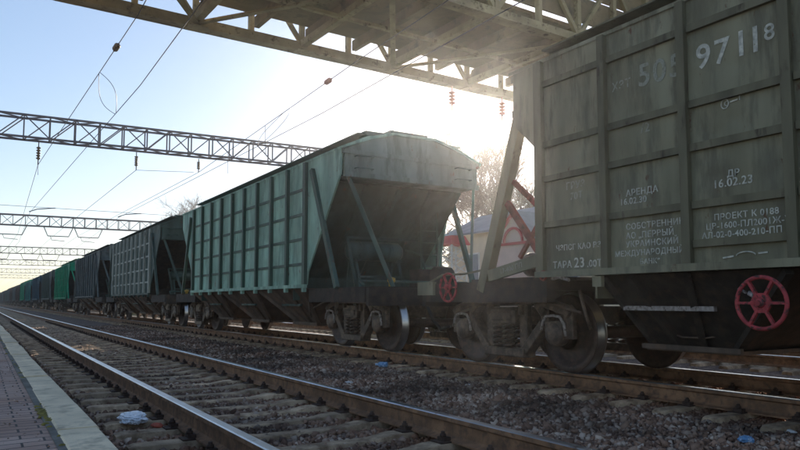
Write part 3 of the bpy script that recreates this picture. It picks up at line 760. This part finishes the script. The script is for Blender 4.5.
# gear on the near wagon
L = lambda x, y, z: (x-T2, y-RC, z)
hw = handwheel(rw, L(5.28, 3.19, .855), .205)
hw2 = handwheel(rw, L(5.46, 7.72, 1.06), .19); hw2['label'] = 'smaller red handwheel at the wagon end'
b = MB(); b.tube([L(5.35, 3.42, .97), L(5.30, 3.33, .94)], .012, 7); b.tube([L(5.30, 3.30, .935), L(5.29, 3.24, .905)], .022, 8); b.build('release_lever', 'worn', rw)
b = MB(); b.bar(L(5.50, 6.86, 1.19), L(5.50, 5.86, 1.36), .06, .14); ch_ = b.build('lettered_rail', 'olive', rw); 
me = text_mesh('17-400 ПП', .085); me.materials.clear(); me.materials.append(M['fadedwhite'])
o = bpy.data.objects.new('stencil_lettering', me); C.objects.link(o); o.parent = rw
a_ = math.atan2(.17, 1.0); ca, sa = math.cos(a_), math.sin(a_)
o.matrix_local = Matrix(((0, 0, -1, 5.468-T2), (-ca, sa, 0, 6.62-RC), (sa, ca, 0, 1.205), (0, 0, 0, 1)))
b = MB(); b.bar(L(5.6, 7.12, 1.0), L(5.6, 6.36, 3.1), .12, .15); b.build('end_post', 'olive_dark', rw)
b = MB(); b.bar(L(5.6, 6.62, 2.1), L(5.6, 5.98, 1.35), .05, .08); b.bar(L(5.6, 6.5, 2.35), L(5.6, 5.95, 1.9), .04, .06); b.bar(L(5.6, 6.0, 1.85), L(5.6, 6.4, 1.4), .04, .05); b.build('flare_red_brace', 'rustred', rw)
for yy, xx, zz in ((6.95, 6.35, 1.36), (6.35, 6.2, 1.40)):
    b = MB(); b.lathe([(-.2, .02), (-.17, .11), (-.1, .16), (.3, .16), (.38, .10), (.4, .02)], L(xx, yy, zz), 'x', 20); b.build('brake_cylinder', 'bogie', rw)
b = MB(); b.box(*sorted((5.62-T2, 8.5-T2)), 5.95-RC, 7.4-RC, 1.0, 1.16); b.build('equipment_deck', 'under', rw)
b = MB(); b.box(5.5-T2, 5.56-T2, 8.15-RC, 8.55-RC, .96, 1.15); b.build('data_plate', 'olive', rw)
b = MB(); b.box(-1.625, -1.575, 4.98-RC, 5.10-RC, 1.02, 1.13); b.build('jacking_plate', 'olive', rw)
b = MB()                               # small valve with red tap near the tare stencil
b.tube([L(5.5, 5.75, 1.12), L(5.46, 5.60, 1.14), L(5.46, 5.45, 1.10)], .02, 7)
v_ = b.build('drain_pipe', 'worn', rw)
b = MB(); b.tube([L(5.43, 5.82+.05*math.cos(t*math.pi/6), 1.16+.05*math.sin(t*math.pi/6)) for t in range(12)], .014, 6, closed=True); b.build('red_tap', 'rustred', rw)
# handle pressed into the first hopper of the near wagon
b = MB(); b.tube([L(6.02, 4.62, .72), L(5.98, 4.55, .70), L(5.97, 4.35, .69), L(6.0, 4.2, .71), L(6.02, 4.13, .72)], .010, 6); b.tube([L(6.0, 4.42, .69), L(6.0, 4.42, .64)], .012, 6)
b.tube([L(6.1, 4.6, .53), L(6.06, 4.5, .51), L(6.06, 4.25, .51), L(6.1, 4.15, .53)], .010, 6); b.build('gate_handle', 'under_rust', rw)

# ------------------------------------------------------------------ overhead: footbridge
def beam_set(name, items, m, parent=None):
    b = MB()
    for it in items: b.bar(*it)
    return b.build(name, m, parent)
ZB = 7.25; YF, YN = 15.85, 11.6
fb = empty('footbridge', (8, (YF+YN)/2, 0), rz=R(2.9)); tag(fb, 'olive steel lattice footbridge crossing overhead above the wagons', 'footbridge')
def P(x, y, z): return (x-8, y-(YF+YN)/2, z)
XL, XR = -4, 24
for (y, s) in ((YF, 1), (YN, -1)):
    b = MB(); b.bar(P(XL, y, ZB), P(XR, y, ZB), .26, .22)
    b.bar(P(XL, y+s*.13, ZB-.10), P(XR, y+s*.13, ZB-.10), .10, .02)
    b.build('bottom_chord', 'girder', fb)
    b = MB(); b.bar(P(XL, y, ZB+2.0), P(XR, y, ZB+2.0), .2, .2); b.build('top_chord', 'girder', fb)
    b = MB(); x = XL; k = 0
    while x < XR-1:
        b.bar(P(x, y, ZB+.1), P(x, y, ZB+1.92), .12, .12)
        b.bar(P(x, y, ZB+.1), P(x+1.35, y, ZB+1.92), .09, .10) if k % 2 == 0 else b.bar(P(x, y, ZB+1.92), P(x+1.35, y, ZB+.1), .09, .10)
        x += 1.35; k += 1
    b.build('side_lattice', 'girder', fb)
b = MB(); x = XL; k = 0
while x < XR-2:
    b.bar(P(x, YN+.1, ZB+.08), P(x, YF-.1, ZB+.08), .16, .16)
    a, c = (YN+.12, YF-.12) if k % 2 == 0 else (YF-.12, YN+.12)
    b.bar(P(x, a, ZB-.02), P(x+2.7, c, ZB-.02), .13, .05)
    b.bar(P(x, (a+c)/2, ZB+.05), P(x+2.7, c*.5+a*.5, ZB+.05), .10, .08)
    b.box(x-8-.22, x-8+.22, YF-.3-(YF+YN)/2, YF+.1-(YF+YN)/2, ZB-.145, ZB-.125)
    x += 2.7; k += 1
b.build('cross_bracing', 'girder', fb)
b = MB(); b.box(XL-8, XR-8, YN+.25-(YF+YN)/2, YF-.35-(YF+YN)/2, ZB+.42, ZB+.52)
x = XL
while x < XR: b.box(x-8, x-8+.12, YN+.2-(YF+YN)/2, YF-.2-(YF+YN)/2, ZB+.16, ZB+.418); x += 1.35
b.build('deck', 'deck', fb)
b = MB(); b.box(XL-8, XR-8, YF-.12-(YF+YN)/2, YF-.07-(YF+YN)/2, ZB+.75, ZB+1.75); b.build('side_screen', 'deck', fb)
b = MB(); b.box(XL-8, XR-8, YN+.07-(YF+YN)/2, YN+.12-(YF+YN)/2, ZB+.55, ZB+1.2); b.box(XL-8, XR-8, YN+.07-(YF+YN)/2, YN+.12-(YF+YN)/2, ZB+1.26, ZB+1.9); b.build('side_screen', 'deck', fb)
for X in (XL+.3, XR-.3):
    b = MB()
    for y in (YN, YF): b.bar(P(X, y, -.4), P(X, y, ZB-.1), .3, .3)
    for k in range(4): b.bar(P(X, YN, .3+k*1.7), P(X, YF, 1.9+k*1.7), .1, .1)
    b.build('support_tower', 'girder', fb)

def insulator(name, label, top, bot, m='glassins', n=4, r=.085, group='insulators on the overhead line'):
    top = Vector(top); bot = Vector(bot); d = bot-top; L_ = d.length; q = d.normalized().to_track_quat('Z', 'Y')
    b = MB(); prof = [(0, .02), (L_*.2, .02)]
    for k in range(n):
        z = L_*(.22+.56*k/n); s = L_*.56/n; prof += [(z, .035), (z+s*.3, r), (z+s*.55, r*.95), (z+s*.8, .04)]
    prof += [(L_*.8, .02), (L_, .02)]
    b.lathe(prof, (0, 0, 0), 'z', 14)
    o = b.build(name, m); o.location = top; o.rotation_mode = 'QUATERNION'; o.rotation_quaternion = q
    tag(o, label, 'insulator', group); return o
# insulators under the bridge
def vee(x, y, lab):
    insulator('insulator', lab, (x, y, ZB-.12), (x, y, ZB-.85), 'redins', 4, .10)
vee(11.5, 16.0, 'glazed insulator string under the bridge, beside the sun glare')
vee(13.45, 16.1, 'last insulator string under the bridge, next to the olive wagon')

# ------------------------------------------------------------------ overhead: gantries
def gantry(y, label, zt=8.05, dep=.86, x0=-4.2, x1=17.2, wy=.62, step=.9, detail=True):
    g = empty('line_gantry', (6.5, y-.35, 0), rz=R(-2.2)); tag(g, label, 'gantry', 'gantries spanning the tracks')
    q = lambda x, dy, z: (x-6.5, dy, z)
    b = MB()
    for dy in (-wy/2, wy/2):
        for z in (zt, zt-dep): b.bar(q(x0, dy, z), q(x1, dy, z), .075, .075)
    b.build('chord', 'truss', g)
    b = MB(); x = x0; k = 0; t = .04
    while x < x1-.1:
        for dy in (-wy/2, wy/2):
            b.bar(q(x, dy, zt), q(x, dy, zt-dep), .05, .05)
            b.bar(q(x, dy, zt-dep) if k % 2 else q(x, dy, zt), q(x+step, dy, zt) if k % 2 else q(x+step, dy, zt-dep), t, t) if dy < 0 else b.bar(q(x, dy, zt-dep), q(x+step, dy, zt), t, t)
        for z in (zt, zt-dep):
            b.bar(q(x, -wy/2, z), q(x, wy/2, z), t, t)
            b.bar(q(x, -wy/2 if k % 2 else wy/2, z), q(x+step, wy/2 if k % 2 else -wy/2, z), t, t)
        x += step; k += 1
    b.build('lattice', 'truss', g)
    for X in (x0+.2, x1-.2):
        b = MB()
        for dx in (-.16, .16):
            for dy in (-.22, .22): b.bar(q(X+dx, dy, -.45), q(X+dx, dy, zt+.1), .07, .07)
        for k in range(10): b.bar(q(X-.16, -.22, k*.8), q(X+.16, -.22, k*.8+.8), .035, .035); b.bar(q(X-.16, .22, k*.8+.8), q(X+.16, .22, k*.8), .035, .035)
        b.build('mast', 'truss', g)
    return g
GY = [30.2, 65, 103, 135, 172, 210]
glab = ['nearest lattice gantry of the overhead line, spanning high on the left', 'second lattice gantry down the line, ending behind the dark wagon',
        'third lattice gantry down the line', 'fourth gantry down the line, low over the distant wagons', 'fifth gantry down the line, faint above the distant train', 'farthest thin gantry near the horizon']
for y, l in zip(GY, glab): gantry(y, l)
def hanger(x, y, lab):
    """registration frame hanging under a gantry"""
    b = MB(); z = 7.15
    b.tube([(x-1.1, y, z), (x-.8, y, z-.72), (x+.8, y, z-.72), (x+1.1, y, z)], .045, 6); b.tube([(x-.6, y, z-.74), (x-.5, y-.02, z-1.05), (x+.5, y-.02, z-1.12)], .025, 6)
    o = b.build('registration_frame', 'truss'); tag(o, lab, 'wire bracket', 'registration frames under the gantries')
for i, y in enumerate(GY[1:3]):
    w_ = ('second', 'third')[i]
    for x, n_ in ((T1-.3, 'leftmost'), (T1+3.2, 'middle'), (T2+.8, 'rightmost')): hanger(x, y, 'trapezoid wire frame hung %s under the %s gantry' % (n_, w_))

# ------------------------------------------------------------------ overhead wires
def wire(name, pts, label, r=.009, group='overhead line wires', sag=0):
    out = []
    for i in range(len(pts)-1):
        a, b_ = Vector(pts[i]), Vector(pts[i+1]); n_ = 14 if sag else 1
        for k in range(n_):
            t = k/n_; p = a.lerp(b_, t); p.z -= sag*4*t*(1-t)*min(1, ((b_-a).length/35)**2); out.append(p)
    out.append(Vector(pts[-1])); b = MB(); b.tube(out, r, 5)
    o = b.build(name, 'wire'); tag(o, label, 'wire', group); return o
zc = 5.81
wire('contact_wire', [(2.9, -14, zc), (2.95, 16.3, zc), (2.2, 43, zc), (2.6, 65, zc), (2.0, 103, zc), (2.5, 172, zc), (2.2, 300, zc)], 'lower wire above the nearest empty track', .010)
wire('messenger_wire', [(3.0, -14, 7.9), (2.72, 15.5, 7.14), (1.75, 30.2, 6.22), (2.5, 65, 6.5), (2.1, 103, 6.6), (2.4, 172, 6.6), (2.2, 300, 6.6)], 'upper wire above the nearest empty track, hung on the insulator with the loops', .011)
wire('contact_wire', [(7.3, -14, zc), (7.5, 16.3, zc), (6.8, 43, zc), (7.3, 65, zc), (6.8, 103, zc), (7.2, 300, zc)], 'lower wire running above the hopper wagons', .010)
wire('messenger_wire', [(8.2, -14, 7.6), (8.0, 15.4, 7.0), (8.0, 30.2, 6.54), (7.0, 65, 6.5), (7.2, 103, 6.6), (7.2, 300, 6.6)], 'upper wire above the hopper wagons with a red insulator in it', .011)
wire('contact_wire', [(11.7, -14, zc), (11.9, 30, zc+.1), (11.8, 65, zc), (11.8, 300, zc)], 'lower wire above the sunlit far track', .010)
wire('messenger_wire', [(11.3, 16.5, ZB-.85), (11.8, 30.2, 6.85), (11.9, 65, 6.6), (11.9, 300, 6.6)], 'upper wire above the far track from the bridge insulator', .011)
wire('feeder_wire', [(5.4, 30.2, 6.38), (5.2, 65, 6.5), (5.0, 300, 6.5)], 'wire hung between the two near tracks from the nearest gantry', .011)
wire('feeder_wire', [(5.4, 30.2, 6.38), (7.9, 30.6, 6.6)], 'short slanting wire between two insulators of the nearest gantry', .009)
wire('span_wire', [(-4, 43, 6.12), (16, 43, 6.12)], 'level cross wire carrying the steady arms between two gantries', .012)
for X in (-4, 16):
    b = MB(); b.lathe([(-.45, .17), (8.3, .12), (8.32, .001)], (X, 43, 0), 'z', 12); o = b.build('line_mast', 'concrete_face'); tag(o, 'round concrete mast holding the %s end of the cross wire' % ('left' if X < 0 else 'right'), 'mast', 'masts of the cross wire')
for x, w_ in ((2.2, 'nearest track'), (6.8, 'wagons')):
    b = MB(); b.tube([(x-.05, 43, zc+.03), (x+.35, 43, zc+.20), (x+1.25, 43, 6.13)], .028, 6); 
    o = b.build('steady_arm', 'truss'); tag(o, 'dark curved steady arm hung on the cross wire above the %s' % w_, 'steady arm', 'steady arms on the cross wire')
def dropper(x, y, z0, z1, lab):
    b = MB(); b.tube([(x, y, z0), (x+.02, y, z1)], .008, 5); o = b.build('dropper', 'wire'); tag(o, lab, 'dropper wire', 'droppers between the wires')
def lerp_pts(pts, y, i):
    for a, c in zip(pts, pts[1:]):
        if a[1] <= y <= c[1]: t = (y-a[1])/(c[1]-a[1]); return a[i]+(c[i]-a[i])*t
M1 = [(3.0, -14, 7.9), (2.72, 15.5, 7.14), (1.75, 30.2, 6.22), (2.5, 65, 6.5)]
C1 = [(2.9, -14, zc), (2.95, 16.3, zc), (2.2, 43, zc), (2.6, 65, zc)]
M2 = [(8.2, -14, 7.6), (8.0, 15.4, 7.0), (8.0, 30.2, 6.54), (7.0, 65, 6.5)]
C2 = [(7.3, -14, zc), (7.5, 16.3, zc), (6.8, 43, zc), (7.3, 65, zc)]
def on(pts, y): return Vector((lerp_pts(pts, y, 0), y, lerp_pts(pts, y, 2)))
def inline_ins(pts, y, lab, m):
    a = on(pts, y-.25); c = on(pts, y+.25); insulator('strain_insulator', lab, a, c, m, 3, .075)
inline_ins(M1, 17.5, 'olive brown strain insulator in the wire above the nearest track', 'glassins')
inline_ins(M2, 17.0, 'red brown strain insulator in the wire above the wagons', 'redins')
def loop(pa, pb, ya, yb, lab, drop=.25, dx=0):
    a = on(pa, ya); c = on(pb, yb); pts = []
    for k in range(13):
        t = k/12; p = a.lerp(c, t); bulge = math.sin(math.pi*t); p.y += bulge*drop*2; p.x += dx*bulge; pts.append(p)
    b = MB(); b.tube(pts, .008, 5); o = b.build('jumper_loop', 'wire'); tag(o, lab, 'jumper wire', 'jumper loops between the wires')
loop(M1, C1, 19.4, 19.2, 'left hanging jumper loop above the nearest track', .35, -.05); loop(M1, C1, 19.3, 19.1, 'right hanging jumper loop above the nearest track', -.2, .1)
loop(M2, C2, 20.2, 20.8, 'left bowed jumper loop above the wagons', .4); loop(M2, C2, 19.7, 20.6, 'right bowed jumper loop above the wagons', -.35)
dropper(on(M2, 21.9)[0], 21.9, on(M2, 21.9)[2], zc, 'straight dropper wire just left of the bowed loops')
dropper(on(M2, 26)[0], 26, on(M2, 26)[2], zc, 'straight dropper wire near the nearest gantry')
for (x, zt_, zb_, lab) in ((1.75, 7.14, 6.22, 'insulator string hung from the nearest gantry, leftmost'), (5.4, 7.14, 6.38, 'insulator string under the middle of the nearest gantry'), (8.0, 7.14, 6.54, 'insulator string under the nearest gantry just left of the train')):
    insulator('insulator', lab, (x, 30.2, zt_), (x, 30.2, zb_), 'glassins', 5, .085)
dropper(1.75, 30.25, 6.22, zc+.02, 'straight rod under the leftmost gantry insulator')

# ------------------------------------------------------------------ trees and buildings behind
RMIN = .015
def tree(loc, h, label, seed, levels=6, spread=.5, rad=.16, kids=3, group='bare trees behind the train'):
    rg = random.Random(seed); trunk = MB(); crown = MB()
    def grow(p, d, ln, r, lv, mb):
        pts = [p]; rs = [r]; seg = 3
        for k in range(seg):
            d = (d+Vector((rg.gauss(0, .12), rg.gauss(0, .12), rg.gauss(.02, .08)))).normalized(); p = p+d*ln/seg; pts.append(p); rs.append(r*(1-.38*(k+1)/seg))
        rs = [max(q_, RMIN) for q_ in rs]; mb.tube(pts, rs, 6 if lv > levels-2 else 3, cap=False)
        if lv == 0: return
        for k in range(kids if lv > 1 else kids+1):
            t = rg.uniform(.45, 1) if k else 1
            i = min(int(t*seg), seg-1); q = pts[i].lerp(pts[i+1], t*seg-i) if t < 1 else pts[-1]
            ax = Vector((rg.gauss(0, 1), rg.gauss(0, 1), rg.gauss(0, .45))).normalized()
            nd = (d+ax*spread*rg.uniform(.6, 1.35)+Vector((0, 0, .06))).normalized()
            grow(q, nd, ln*rg.uniform(.62, .86), r*.60, lv-1, crown)
    t = empty('bare_tree', loc); tag(t, label, 'tree', group)
    grow(Vector((0, 0, 0)), Vector((0, 0, 1)), h*.26, rad, levels, trunk)
    trunk.build('trunk', 'bark', t); crown.build('crown', 'bark', t)
    return t
tree((26.3, 30.2, -.42), 14.5, 'tall bare tree in the gap between the two wagons, against the sun', 11, 6, .62, .2, 4)
tree((21.0, 30.8, -.42), 9.5, 'lower bare tree left of the tall one, behind the wagon struts', 5, 5, .8, .13, 4)
tree((26, 105, -.42), 21, 'bare round tree rising above the distant slate wagons', 8, 6, .8, .3, 4)
tree((30, 215, -.42), 24, 'faint bare tree far down the line', 3, 5, .6, .25, 4)

hs = empty('station_house', (20, 24, -.42)); tag(hs, 'cream house with grey pitched roof behind the gap between wagons', 'house')
b = MB(); b.prism([(0, 0), (4.4, 0), (4.4, 4.6), (2.2, 5.6), (0, 4.6)], 'y', -5.5, 4.2); b.build('wall', 'wall', hs)
b = MB()
for q in ([(-.35, -5.8, 4.46), (-.35, 4.5, 4.46), (2.2, 4.5, 5.66), (2.2, -5.8, 5.66)], [(4.75, -5.8, 4.46), (4.75, 4.5, 4.46), (2.2, 4.5, 5.66), (2.2, -5.8, 5.66)]): slab(b, q, (0, 0, 1), .09)
b.build('roof', 'roofgrey', hs)
for yy in (-4.2, -1.2, 2.1):
    b = MB(); b.box(-.04, .06, yy-.42, yy+.42, 2.05, 3.6); w_ = b.build('window', 'whitewash', hs)
    b = MB(); b.box(-.07, -.043, yy-.34, yy+.34, 2.12, 3.53); b.build('shutter', 'shutter', w_)
b = MB(); b.box(2.6, 3.1, -3, -2.4, 5, 6.6); b.build('chimney', 'brick', hs)
sc = empty('gabled_pavilion', (17, 19.75, -.42)); tag(sc, 'pale pink gabled pavilion with red arched trim, behind the olive wagon end', 'pavilion')
b = MB(); b.prism([(-1.15, 0), (1.15, 0), (1.15, 3.5), (0, 4.55), (-1.15, 3.5)], 'x', 0, 1.0); b.build('wall', 'pinkwall', sc)
b = MB()
for s in (-1, 1): b.bar((-.06, 0, 4.62), (-.06, s*1.3, 3.42), .12, .12)
for k in range(10):
    t0, t1 = math.pi*k/10, math.pi*(k+1)/10; b.bar((-.05, .52*math.cos(t0), 3.52+.52*math.sin(t0)), (-.05, .52*math.cos(t1), 3.52+.52*math.sin(t1)), .06, .09)
b.bar((-.05, -1.1, 3.46), (-.05, 1.1, 3.46), .06, .10); b.build('red_trim', 'trimred', sc)
b = MB(); slab(b, [(-.2, 0, 4.66), (1.1, 0, 4.66), (1.1, 1.36, 3.42), (-.2, 1.36, 3.42)], (0, .5, .8), .05); slab(b, [(-.2, 0, 4.66), (1.1, 0, 4.66), (1.1, -1.36, 3.42), (-.2, -1.36, 3.42)], (0, -.5, .8), .05); b.build('roof', 'roofgrey', sc)
ki = empty('kiosk', (17, 23.6, -.42)); tag(ki, 'slim white lattice kiosk with red cap roof, seen through the wagon struts', 'kiosk')
b = MB(); b.box(-.4, .4, -.4, .4, 0, .9)
for sx in (-.38, .38):
    for sy in (-.38, .38): b.bar((sx, sy, .9), (sx, sy, 3.66), .06)
for k in range(7):
    z = .95+k*.39
    for s in (-.38, .38): b.bar((s, -.38, z), (s, .38, z+.35), .03); b.bar((s, .38, z), (s, -.38, z+.35), .03); b.bar((-.38, s, z), (.38, s, z+.35), .03); b.bar((.38, s, z), (-.38, s, z+.35), .03)
b.build('lattice_wall', 'whitewash', ki)
b = MB(); b.add([(-.52,-.52,3.66),(.52,-.52,3.66),(.52,.52,3.66),(-.52,.52,3.66),(-.34,-.34,4.05),(.34,-.34,4.05),(.34,.34,4.05),(-.34,.34,4.05)], [(3,2,1,0),(4,5,6,7),(0,1,5,4),(1,2,6,5),(2,3,7,6),(3,0,4,7)]); b.build('roof', 'roofred', ki)
b = MB(); b.box(15.2, 15.35, -20, 200, -.42, .1)
tag(b.build('far_platform_wall', 'concrete'), kind='structure')
sheet('far_platform', 15.2, 19.5, -20, 200, .104, 'concrete')

# ------------------------------------------------------------------ litter
def crumple(name, loc, sx, sy, sz, m, label, cat, seed, n=4):
    import bmesh
    from mathutils import noise
    bm = bmesh.new(); bmesh.ops.create_icosphere(bm, subdivisions=n+1, radius=1); off = Vector((seed*3.1, seed*1.7, seed))
    for v in bm.verts:
        k = 1+.45*noise.ridged_multi_fractal(v.co*1.1+off, 1, 2.2, 4, 1, 2)*.5-.25+.12*noise.noise(v.co*5+off)
        v.co = Vector((v.co.x*sx*k, v.co.y*sy*k, max(v.co.z, -.5)*sz*k))
    me = bpy.data.meshes.new(name); bm.to_mesh(me); bm.free(); me.materials.append(M[m]); o = bpy.data.objects.new(name, me); C.objects.link(o); o.location = loc
    tag(o, label, cat); return o
crumple('plastic_bag', (1.19, 6.44, -.15), .12, .17, .055, 'bag', 'crumpled pale blue plastic bag lying between platform and near rail', 'bag', 4)
crumple('wrapper', (1.32, 6.1, -.17), .05, .09, .02, 'brick', 'brown paper scrap beside the pale plastic bag', 'scrap', 9, 1)
b = MB(); b.lathe([(0, .03), (.01, .045), (.13, .045), (.17, .02), (.21, .018), (.212, .001)], (0, 0, 0), 'y', 12); o = b.build('bottle', 'bluefilm', None, 0, (5.75, 9.85, -.16)); o.rotation_euler = (0, 0, .7); tag(o, 'bright blue plastic bottle lying by the train track rail', 'bottle')
crumple('plastic_bag', (5.12, 3.26, -.2), .05, .06, .03, 'bluefilm', 'blue and white plastic wrapper on the ballast at lower right', 'bag', 14)
crumple('brick_fragment', (6.9, 5.05, -.17), .05, .09, .03, 'brick', 'broken red brick piece between the rails under the olive wagon', 'brick', 15, 1)
for i, (x, y, lab) in enumerate(((4.3, 8.4, 'left'), (5.5, 7.3, 'middle'), (5.85, 3.35, 'right'))):
    crumple('paper_scrap', (x, y, -.22), .05, .08, .02, 'paper', 'dirty white paper scrap on the ballast, %s one of three' % lab, 'scrap', 20+i, 1)

# ------------------------------------------------------------------ added scattering volume: even, for the glow towards the sun and lifted darks
HAZE = 0.0007
b = MB(); b.box(-60, 120, -40, 520, -1.5, 26); hz = b.build('glow_haze', 'truss'); tag(hz, kind='stuff')
hm = bpy.data.materials.new('added glow volume'); hm.use_nodes = True; ht = hm.node_tree
ht.nodes.remove(ht.nodes['Principled BSDF']); pv = ht.nodes.new('ShaderNodeVolumePrincipled')
pv.inputs['Density'].default_value = HAZE; pv.inputs['Color'].default_value = (.97, .97, 1, 1); pv.inputs['Anisotropy'].default_value = .84
ht.links.new(pv.outputs[0], ht.nodes['Material Output'].inputs['Volume'])
hz.data.materials.clear(); hz.data.materials.append(hm)
